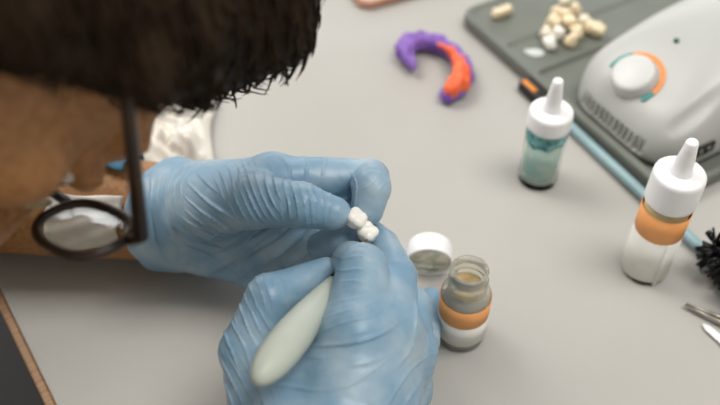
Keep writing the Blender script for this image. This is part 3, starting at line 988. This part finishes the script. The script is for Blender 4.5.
v, q = f2.mesh(); v = TO + v[:, :1] * TA + v[:, 1:2] * TB + v[:, 2:3] * TZ
o = link('base', np_mesh(v, q[:, ::-1]), M['black'], mc); o['label'] = 'black base'
# dial on the sloping face
NF = TB * -0.47 + TZ * 0.883
def face_z(b):
    return 0.0345 + (b - 0.006) * 0.47 / 0.883
def on_face(me, a, b, lift, xdir=TA):
    me.transform(place(me, np.array(TL(a, b, face_z(b))) + NF * lift, NF, xdir)); me.update(); return me
KA, KB = 0.1790, 0.0315
kn = link('dial', on_face(lathe([(.0170, -.002), (.0170, .0010), (.0164, .0020), (.0160, .0062), (.0152, .0078), (.0130, .0086), (.0002, .0089)], 48, False), KA, KB, 0.0), M['knob'], mc)
def arc(r0, r1, a0, a1, th=0.0006, n=24):
    vs, fs = [], []
    for i in range(n + 1):
        a = math.radians(a0 + (a1 - a0) * i / n)
        for rr, zz in ((r0, -.001), (r1, -.001), (r1, th), (r0, th)):
            vs.append((rr * math.cos(a), rr * math.sin(a), zz))
    for i in range(n):
        for k in range(4):
            fs.append((i * 4 + k, i * 4 + (k + 1) % 4, (i + 1) * 4 + (k + 1) % 4, (i + 1) * 4 + k))
    fs += [(0, 1, 2, 3), (n * 4 + 3, n * 4 + 2, n * 4 + 1, n * 4)]
    return pyd(vs, fs)
DIALX = V3(1, 0, 0)
for a0, a1, mm, lb in ((135, 84, 'ring_teal', 'teal arc of the dial scale'), (84, -58, 'ring_orange', 'orange arc of the dial scale'), (-58, -84, 'ring_teal', 'short teal end of the dial scale')):
    o = link('dial_scale', on_face(arc(.0184, .0222, a0, a1), KA, KB, 0.0003, DIALX), M[mm], mc, False); o['label'] = lb
o = link('indicator_light', on_face(lathe([(.0021, -.001), (.0021, .0004), (.0016, .0010), (.0002, .0012)], 20, False), 0.1775, 0.0680, 0.0), M['led'], mc); o['label'] = 'dark green indicator light'
o = link('socket', oriented_box(TL(0.2442, 0.0450, 0.0225), (0.0022, 0.0105, 0.0046), 0.0008), M['black'], mc); o['label'] = 'black socket'
for d_ in (-0.004, 0.004):
    link('contact', oriented_box(TL(0.2466, 0.0450 + d_, 0.0225), (0.0006, 0.0016, 0.0026), 0.0003), M['steel'], o)

# ------------------------------------------------------------------ little ceramic crowns on the tray
crowns = [
    (.0, 'bone', 'pale ivory tooth crown at the far tip of the pile on the tray'),
    (.0, 'cream', 'cream tooth crown on the left side of the pile, below the far tip'),
    (.0, 'cream', 'cream tooth crown at the left edge of the pile above two white ones'),
    (.0, 'cream', 'cream tooth crown on the far right side of the pile'),
    (.0, 'cream', 'cream tooth crown in the upper middle of the pile'),
    (.0, 'bone', 'ivory tooth crown at the leftmost corner of the pile'),
    (.001, 'tooth', 'white tooth crown low in the pile between the ivory and cream ones'),
    (.0, 'tooth', 'white tooth crown at the near left end of the pile'),
    (.002, 'cream', 'cream tooth crown in the very centre of the pile'),
    (.0, 'cream', 'cream tooth crown at the near right end of the pile'),
    (.0, 'bone', 'ivory tooth crown on the right arm of the pile nearest the centre'),
    (.0, 'cream', 'cream tooth crown second from the right end of the pile'),
    (.0, 'cream', 'cream tooth crown at the far right end of the pile'),
    (.0, 'cream', 'cream tooth crown between the pile centre and its near right end')]
CR = [(0.1821, 0.2279), (0.1706, 0.2110), (0.1656, 0.1961), (0.1889, 0.2156), (0.1777, 0.2065), (0.1585, 0.1831), (0.1676, 0.1816), (0.1597, 0.1689), (0.1800, 0.1947), (0.1781, 0.1731), (0.1929, 0.1991), (0.1976, 0.1917), (0.2028, 0.1874), (0.1851, 0.1845)]
v0, q0 = tooth_mesh(0.0006, -0.0078, 0.0078, 5, 4, 0.0044)
v1, q1 = tooth_mesh(0.0006, -0.0078, 0.0078, 8, 2, 0.0040)
cmesh = {}
for i, ((dz, mm, lb), p) in enumerate(zip(crowns, CR)):
    key = (mm, i % 2)
    if key not in cmesh:
        me = np_mesh(*((v0, q0) if i % 2 == 0 else (v1, q1)))
        me.materials.append(M[mm]); me.polygons.foreach_set('use_smooth', [True] * len(me.polygons))
        cmesh[key] = me
    o = bpy.data.objects.new('ceramic_tooth', cmesh[key]); COL.objects.link(o)
    lz = 0.0112 if (np.array([p[0], p[1], TT]) - TO) @ TA < 0.062 else 0.0092
    o.location = (p[0], p[1], TT + lz + 0.0058 + dz)
    o.rotation_euler = (rng.uniform(-0.5, 0.5), rng.uniform(-0.5, 0.5), rng.uniform(0, 6.28))
    s_ = rng.uniform(1.18, 1.42); o.scale = (s_, s_, s_)
    tag(o, lb, 'tooth crown', 'ceramic tooth crowns piled on the tray')
f = Field((-0.016, -0.009, -0.0075), (0.016, 0.009, 0.0075), 0.0006)
for k in (-1, 0, 1):
    f.ell((k * 0.0066, 0, -0.0003), I3, (0.0042, 0.0042, 0.0046), 0.0018)
    for s_ in (-1, 1):
        f.ell((k * 0.0066, s_ * 0.0018, 0.0030), I3, (0.0022, 0.0020, 0.0020), 0.0012)
me = np_mesh(*f.mesh())
o = link('tooth_bridge', me, M['cream']); o.location = Vector((0.1243, 0.2137, 0.7658)); o.rotation_euler = (0.1, 0.05, math.radians(32))
tag(o, 'cream three tooth bridge lying alone near the corner of the tray', 'dental bridge')
pb = Field((-0.02, -0.014, -0.002), (0.02, 0.014, 0.004), 0.0008)
pb.ell((0, 0, 0.0), I3, (0.0078, 0.0062, 0.0012), 0.001)
pb.ell((-0.006, 0.002, 0.0), I3, (0.0048, 0.0036, 0.0008), 0.001)
pb.plane((0, 0, 0.0), (0, 0, -1))
o = link('pale_mark', np_mesh(*pb.mesh()), mat('whitish_mark', (196, 202, 196), 0.9, (180, 188, 182), 200)); o.location = Vector((0.1479, 0.1635, 0.7593))  # thin pale raised patch on the tray step
tag(o, 'flat whitish mark on the tray step below the tooth crowns', 'powder')

# ------------------------------------------------------------------ dental impression
imp = thing('dental_impression', 'horseshoe dental impression of purple and orange putty on the table', 'dental impression')
arch = [(0.0438, 0.1449, 0.7590), (0.0378, 0.1639, 0.7600), (0.0408, 0.1765, 0.7600), (0.0530, 0.1807, 0.7590), (0.0666, 0.1778, 0.7580), (0.0777, 0.1666, 0.7580), (0.0849, 0.1516, 0.7580), (0.0859, 0.1343, 0.7580), (0.0790, 0.1202, 0.7580), (0.0704, 0.1114, 0.7570)]
rad = [0.0035, 0.0072, 0.0078, 0.0074, 0.0068, 0.0064, 0.0068, 0.0075, 0.0078, 0.0066]
f = Field((-0.00, 0.09, TT - 0.002), (0.125, 0.225, TT + 0.026), 0.0010)
for i in range(len(arch) - 1):
    f.cap(arch[i], arch[i + 1], rad[i], rad[i + 1], 0.003)
f.cap((0.0648, 0.1808, 0.7620), (0.0681, 0.1779, 0.7610), 0.0035, 0.003, 0.003)
f.cap((0.0339, 0.1723, 0.7600), (0.0370, 0.1624, 0.7570), 0.004, 0.004, 0.003)
tr_ = [(0.0502, 0.1670, 0.7680), (0.0602, 0.1655, 0.7670), (0.0700, 0.1614, 0.7660)]
f.cap(tr_[0], tr_[1], 0.0026, 0.0026, 0.003, minus=True); f.cap(tr_[1], tr_[2], 0.0026, 0.0024, 0.003, minus=True)
f.plane((0, 0, TT + 0.0006), (0, 0, -1), 0.002)
me = np_mesh(*f.mesh()); P = coords_of(me)
displace(me, np.where(P[:, 2] > TT + 0.003, 1, 0) * (0.0009 * lump(P, 80, 61) + 0.0005 * lump(P, 190, 62)))
link('purple_putty', me, M['purple'], imp)
op = [(0.0671, 0.1669, 0.7650), (0.0765, 0.1579, 0.7645), (0.0813, 0.1451, 0.7640), (0.0819, 0.1313, 0.7635), (0.0777, 0.1191, 0.7630), (0.0724, 0.1116, 0.7620)]
orad = [0.0022, 0.0034, 0.0046, 0.0062, 0.0076, 0.0062]
f = Field((-0.00, 0.09, TT - 0.002), (0.125, 0.225, TT + 0.030), 0.0010)
for i in range(len(op) - 1):
    f.cap(op[i], op[i + 1], orad[i], orad[i + 1], 0.003)
f.cap((0.0864, 0.1345, 0.7620), (0.0836, 0.1190, 0.7600), 0.0052, 0.0050, 0.003)
gr_ = [(0.0749, 0.1432, 0.7705), (0.0785, 0.1275, 0.7715), (0.0747, 0.1111, 0.7725)]
f.cap(gr_[0], gr_[1], 0.002, 0.0026, 0.003, minus=True); f.cap(gr_[1], gr_[2], 0.0026, 0.003, 0.003, minus=True)
f.plane((0, 0, TT + 0.001), (0, 0, -1), 0.002)
me = np_mesh(*f.mesh()); P = coords_of(me)
displace(me, 0.0008 * lump(P, 90, 71) + 0.0004 * lump(P, 200, 72))
link('orange_putty', me, M['putty'], imp)

# ------------------------------------------------------------------ flat tile at the far edge
tl = thing('tile_tray', 'flat pale tray with a copper pink rim at the far side of the table', 'tray', (0.0018, 0.2353, TT), (0, 0, math.radians(25)))
f = Field((-0.006, -0.006, -0.002), (0.156, 0.116, 0.012), 0.0014)
rrect(f, (0.075, 0.055), (0.075, 0.055), 0.012, 0.0, 0.0085, 0.003)
rrect(f, (0.075, 0.055), (0.070, 0.050), 0.009, 0.0062, 0.03, 0.002, True)
link('rim', np_mesh(*f.mesh()), M['rim'], tl)
o = link('inset', rbox(0.138, 0.098, 0.0010, 0.0004, 2, 0.0060), M['tile'], tl); o.location = (0.075, 0.055, 0)

# ------------------------------------------------------------------ round brush with black bristles
bb = thing('cleaning_brush', 'brush with black bristles and a blue grey handle lying along the grey tray', 'brush')
h0 = np.array((0.1556, 0.0904, 0.7542)); h1 = np.array((0.2315, -0.0515, 0.7560))
hd = (h1 - h0) / np.linalg.norm(h1 - h0)
link('handle', tube([h0 - hd * 0.001, h0, h0 + hd * 0.004, h1 - hd * 0.01, h1 + hd * 0.006], [.0022, .0034, .0040, .0040, .0034], 16), M['bluegrey'], bb)
core0 = h1 + hd * 0.002; core1 = h1 + hd * 0.060
tufts = []
rng = np.random.default_rng(11)
side = np.cross(hd, [0, 0, 1.0])
for i in range(260):
    t = rng.random()
    a = rng.uniform(0, 2 * math.pi)
    d = side * math.cos(a) + np.array([0, 0, 1.0]) * math.sin(a) - hd * rng.uniform(-0.25, 0.35)
    d /= np.linalg.norm(d)
    p0 = core0 * (1 - t) + core1 * t + np.array([0, 0, 0.012])
    ln = rng.uniform(0.013, 0.019)
    p1 = p0 + d * ln
    if p1[2] < TT + 0.002:
        k = (p0[2] - TT - 0.002) / max(p0[2] - p1[2], 1e-6); p1 = p0 + d * ln * k
    for j in range(3):
        jt = rng.normal(0, 0.0011, 3)
        tufts.append(tube_data([p0, (p0 + p1) / 2 + jt * 0.5, p1 + jt], [.0009, .0010, .0008], 5))
tufts = join_data(tufts)
vv = [(x, y, max(z, TT + 0.0006)) for x, y, z in tufts[0]]
o = link('bristles', pyd(vv, tufts[1]), M['blackbristle'], bb); o['kind'] = 'stuff'; o['label'] = 'black bristles'
link('core', tube([h1, core0 + np.array([0, 0, 0.006]), (core0 + core1) / 2 + np.array([0, 0, 0.012]), core1 + np.array([0, 0, 0.012])], 0.0028, 10), M['black'], bb)

# ------------------------------------------------------------------ steel tweezers and a white spatula at the right edge
tw = thing('tweezers', 'pointed steel tweezers at the right edge of the table', 'tweezers')
p0 = np.array((0.2076, -0.0920, 0.7530)); p1 = np.array((0.2262, -0.1035, 0.7540))
td = (p1 - p0); td[2] = 0; td /= np.linalg.norm(td); tn = np.array([-td[1], td[0], 0.0])
for s_ in (-1, 1):
    pts = [p0 + tn * s_ * 0.0006, p0 + td * 0.02 + tn * s_ * 0.0018, p0 + td * 0.05 + tn * s_ * 0.0032, p0 + td * 0.10 + tn * s_ * 0.0034, p0 + td * 0.125 + tn * s_ * 0.0010]
    pts = [np.array([p[0], p[1], TT + 0.0036]) for p in pts]
    link('prong', tube(pts, [.0007, .0015, .0026, .0026, .0024], 10, 1.0), M['steel'], tw)
ws = thing('spatula', 'thin white spatula lying beside the steel tweezers', 'spatula')
q0 = np.array((0.2155, -0.1059, 0.7520)); q1 = np.array((0.2247, -0.1193, 0.7520)); wd = (q1 - q0) / np.linalg.norm(q1 - q0)
link('blade', tube([q0, q0 + wd * 0.004, q0 + wd * 0.03], [.0008, .0026, .0036], 12, 0.35, (0, 0, 1)), M['cap'], ws)
link('handle', tube([q0 + wd * 0.028, q0 + wd * 0.045, q0 + wd * 0.12], [.0028, .0024, .0026], 12, 0.8, (0, 0, 1)), M['cap'], ws)

# ------------------------------------------------------------------ paper towel behind the left wrist
def crumple(nx, ny, sx, sy, amp, seed, freq):
    xs = np.linspace(-sx / 2, sx / 2, nx); ys = np.linspace(-sy / 2, sy / 2, ny)
    G = np.array([(x, y, 0) for y in ys for x in xs])
    w = lump(G, freq, seed)
    z = amp * (0.50 + 0.40 * np.abs(w) + 0.22 * np.abs(lump(G, freq * 2.3, seed + 1)) + 0.08 * lump(G, freq * 5, seed + 2))
    e = np.minimum(1, np.minimum((sx / 2 - np.abs(G[:, 0])) / (sx * 0.2), (sy / 2 - np.abs(G[:, 1])) / (sy * 0.2)))
    z = np.maximum(z * (0.12 + 0.88 * e), 0.0)
    G[:, 0] += 0.006 * lump(G, freq * 0.8, seed + 3); G[:, 1] += 0.006 * lump(G, freq * 0.8, seed + 4)
    top = G.copy(); top[:, 2] = z + 0.0015
    bot = G.copy(); bot[:, 2] = np.maximum(z - 0.0006, 0.0004)
    vs = [tuple(v) for v in top] + [tuple(v) for v in bot]
    N = nx * ny; fs = []
    for j in range(ny - 1):
        for i in range(nx - 1):
            a = j * nx + i
            fs.append((a, a + 1, a + nx + 1, a + nx)); fs.append((N + a + nx, N + a + nx + 1, N + a + 1, N + a))
    ring = [i for i in range(nx)] + [j * nx + nx - 1 for j in range(1, ny)] + [(ny - 1) * nx + i for i in range(nx - 2, -1, -1)] + [j * nx for j in range(ny - 2, 0, -1)]
    for a, b in zip(ring, ring[1:] + ring[:1]):
        fs.append((b, a, N + a, N + b))
    return pyd(vs, fs)
o = link('paper_towel', crumple(60, 60, 0.095, 0.105, 0.034, 91, 22), M['towel']); o.location = (-0.160, 0.068, TT); o.rotation_euler = (0, 0, 0.12)
tag(o, 'crumpled white paper towel on the table behind the left wrist', 'paper towel')

# blue cloth over the bare forearm
ax0 = LW; ax1 = elL
adir = (ax1 - ax0) / np.linalg.norm(ax1 - ax0)
au = np.array([0, 0, 1.0]); au = au - adir * (au @ adir); au /= np.linalg.norm(au)
as_ = np.cross(au, adir); as_ = as_ if as_[1] > 0 else -as_
def arm_patch(t0, t1, f0, f1, seed, th=0.0016, nu=24, nv=24):
    vs, fs = [], []
    g = np.random.default_rng(seed); q = g.random(4) * 6
    for lay in (0.0, th):
        for i in range(nu):
            for j in range(nv):
                u_, v_ = i / (nu - 1), j / (nv - 1)
                t = t0 + (t1 - t0) * u_ + 0.0012 * math.sin(v_ * 5 + q[0])
                ph = math.radians(f0 + (f1 - f0) * v_ + 2.5 * math.sin(u_ * 4 + q[1]))
                rr = 0.0328 + 0.0115 * min(t / 0.078, 1) + 0.0014 + 0.0007 * math.sin(u_ * 14 + v_ * 9 + q[2]) + 0.0005 * math.sin(v_ * 19 - u_ * 7 + q[3]) + lay
                vs.append(tuple(ax0 + adir * t + (as_ * math.cos(ph) + au * math.sin(ph)) * rr))
    N = nu * nv
    for i in range(nu - 1):
        for j in range(nv - 1):
            a = i * nv + j
            fs.append((a, a + 1, a + nv + 1, a + nv)); fs.append((N + a + nv, N + a + nv + 1, N + a + 1, N + a))
    ring = [j for j in range(nv)] + [i * nv + nv - 1 for i in range(1, nu)] + [(nu - 1) * nv + j for j in range(nv - 2, -1, -1)] + [i * nv for i in range(nu - 2, 0, -1)]
    for a, b in zip(ring, ring[1:] + ring[:1]):
        fs.append((b, a, N + a, N + b))
    return pyd(vs, fs)
o = link('blue_cloth', arm_patch(0.022, 0.046, 0, 92, 3), M['bluecloth'])
tag(o, 'blue cloth over the bare left forearm, seen just above the glasses lens', 'cloth')
o = link('lens_white_patch', arm_patch(0.018, 0.060, 122, 172, 5), M['towel'])  # added white piece that gives the lens its bright fill
tag(o, 'small white patch added on the left forearm to whiten the glasses lens', 'patch')

# ------------------------------------------------------------------ stool under the person
st = thing('stool', 'black round stool the person sits on', 'stool', (pel[0], pel[1], 0))
link('seat', lathe([(.15, .345), (.175, .355), (.18, .375), (.172, .395), (.15, .402), (.0005, .404)], 48), M['stool_seat'], st)
link('column', lathe([(.03, .04), (.03, .2), (.022, .2), (.022, .347)], 24), M['table_leg'], st)
for i in range(5):
    a = 2 * math.pi * i / 5
    link('foot', tube([(0, 0, .05), (.26 * math.cos(a), .26 * math.sin(a), .022)], [.02, .014], 10), M['table_leg'], st)

# ------------------------------------------------------------------ light
w = bpy.data.worlds.new('room_light'); S.world = w; w.use_nodes = True
wn = w.node_tree
tcw = wn.nodes.new('ShaderNodeTexCoord'); spx = wn.nodes.new('ShaderNodeSeparateXYZ'); rpw = wn.nodes.new('ShaderNodeValToRGB')
mr = wn.nodes.new('ShaderNodeMapRange'); mr.inputs['From Min'].default_value = -1.0; mr.inputs['From Max'].default_value = 1.0
wn.links.new(tcw.outputs['Generated'], spx.inputs[0]); wn.links.new(spx.outputs['Y'], mr.inputs['Value']); wn.links.new(mr.outputs[0], rpw.inputs['Fac'])
rpw.color_ramp.elements[0].position = 0.25; rpw.color_ramp.elements[0].color = (0.88, 0.85, 0.78, 1)
rpw.color_ramp.elements[1].position = 0.75; rpw.color_ramp.elements[1].color = (1.45, 1.43, 1.38, 1)
wn.links.new(rpw.outputs['Color'], wn.nodes['Background'].inputs['Color'])
wn.nodes['Background'].inputs['Strength'].default_value = 0.42
la = bpy.data.lights.new('ceiling_light', 'AREA'); la.shape = 'RECTANGLE'; la.size = 2.0; la.size_y = 1.4; la.energy = 76; la.color = (1.0, 0.97, 0.93)
lo = bpy.data.objects.new('ceiling_light', la); COL.objects.link(lo); lo.location = (-1.80, 1.05, 3.40); lo.rotation_euler = (0, 0, 0)
lb_ = bpy.data.lights.new('ceiling_light', 'AREA'); lb_.shape = 'RECTANGLE'; lb_.size = 1.5; lb_.size_y = 1.1; lb_.energy = 44; lb_.color = (1.0, 0.97, 0.93)
lo2 = bpy.data.objects.new('ceiling_light', lb_); COL.objects.link(lo2); lo2.location = (1.05, -0.25, 3.40)

# ------------------------------------------------------------------ view
S.view_settings.view_transform = 'Standard'
S.view_settings.look = 'None'
S.view_settings.exposure = 0.2
S.view_settings.gamma = 1.0
S.view_settings.use_curve_mapping = False
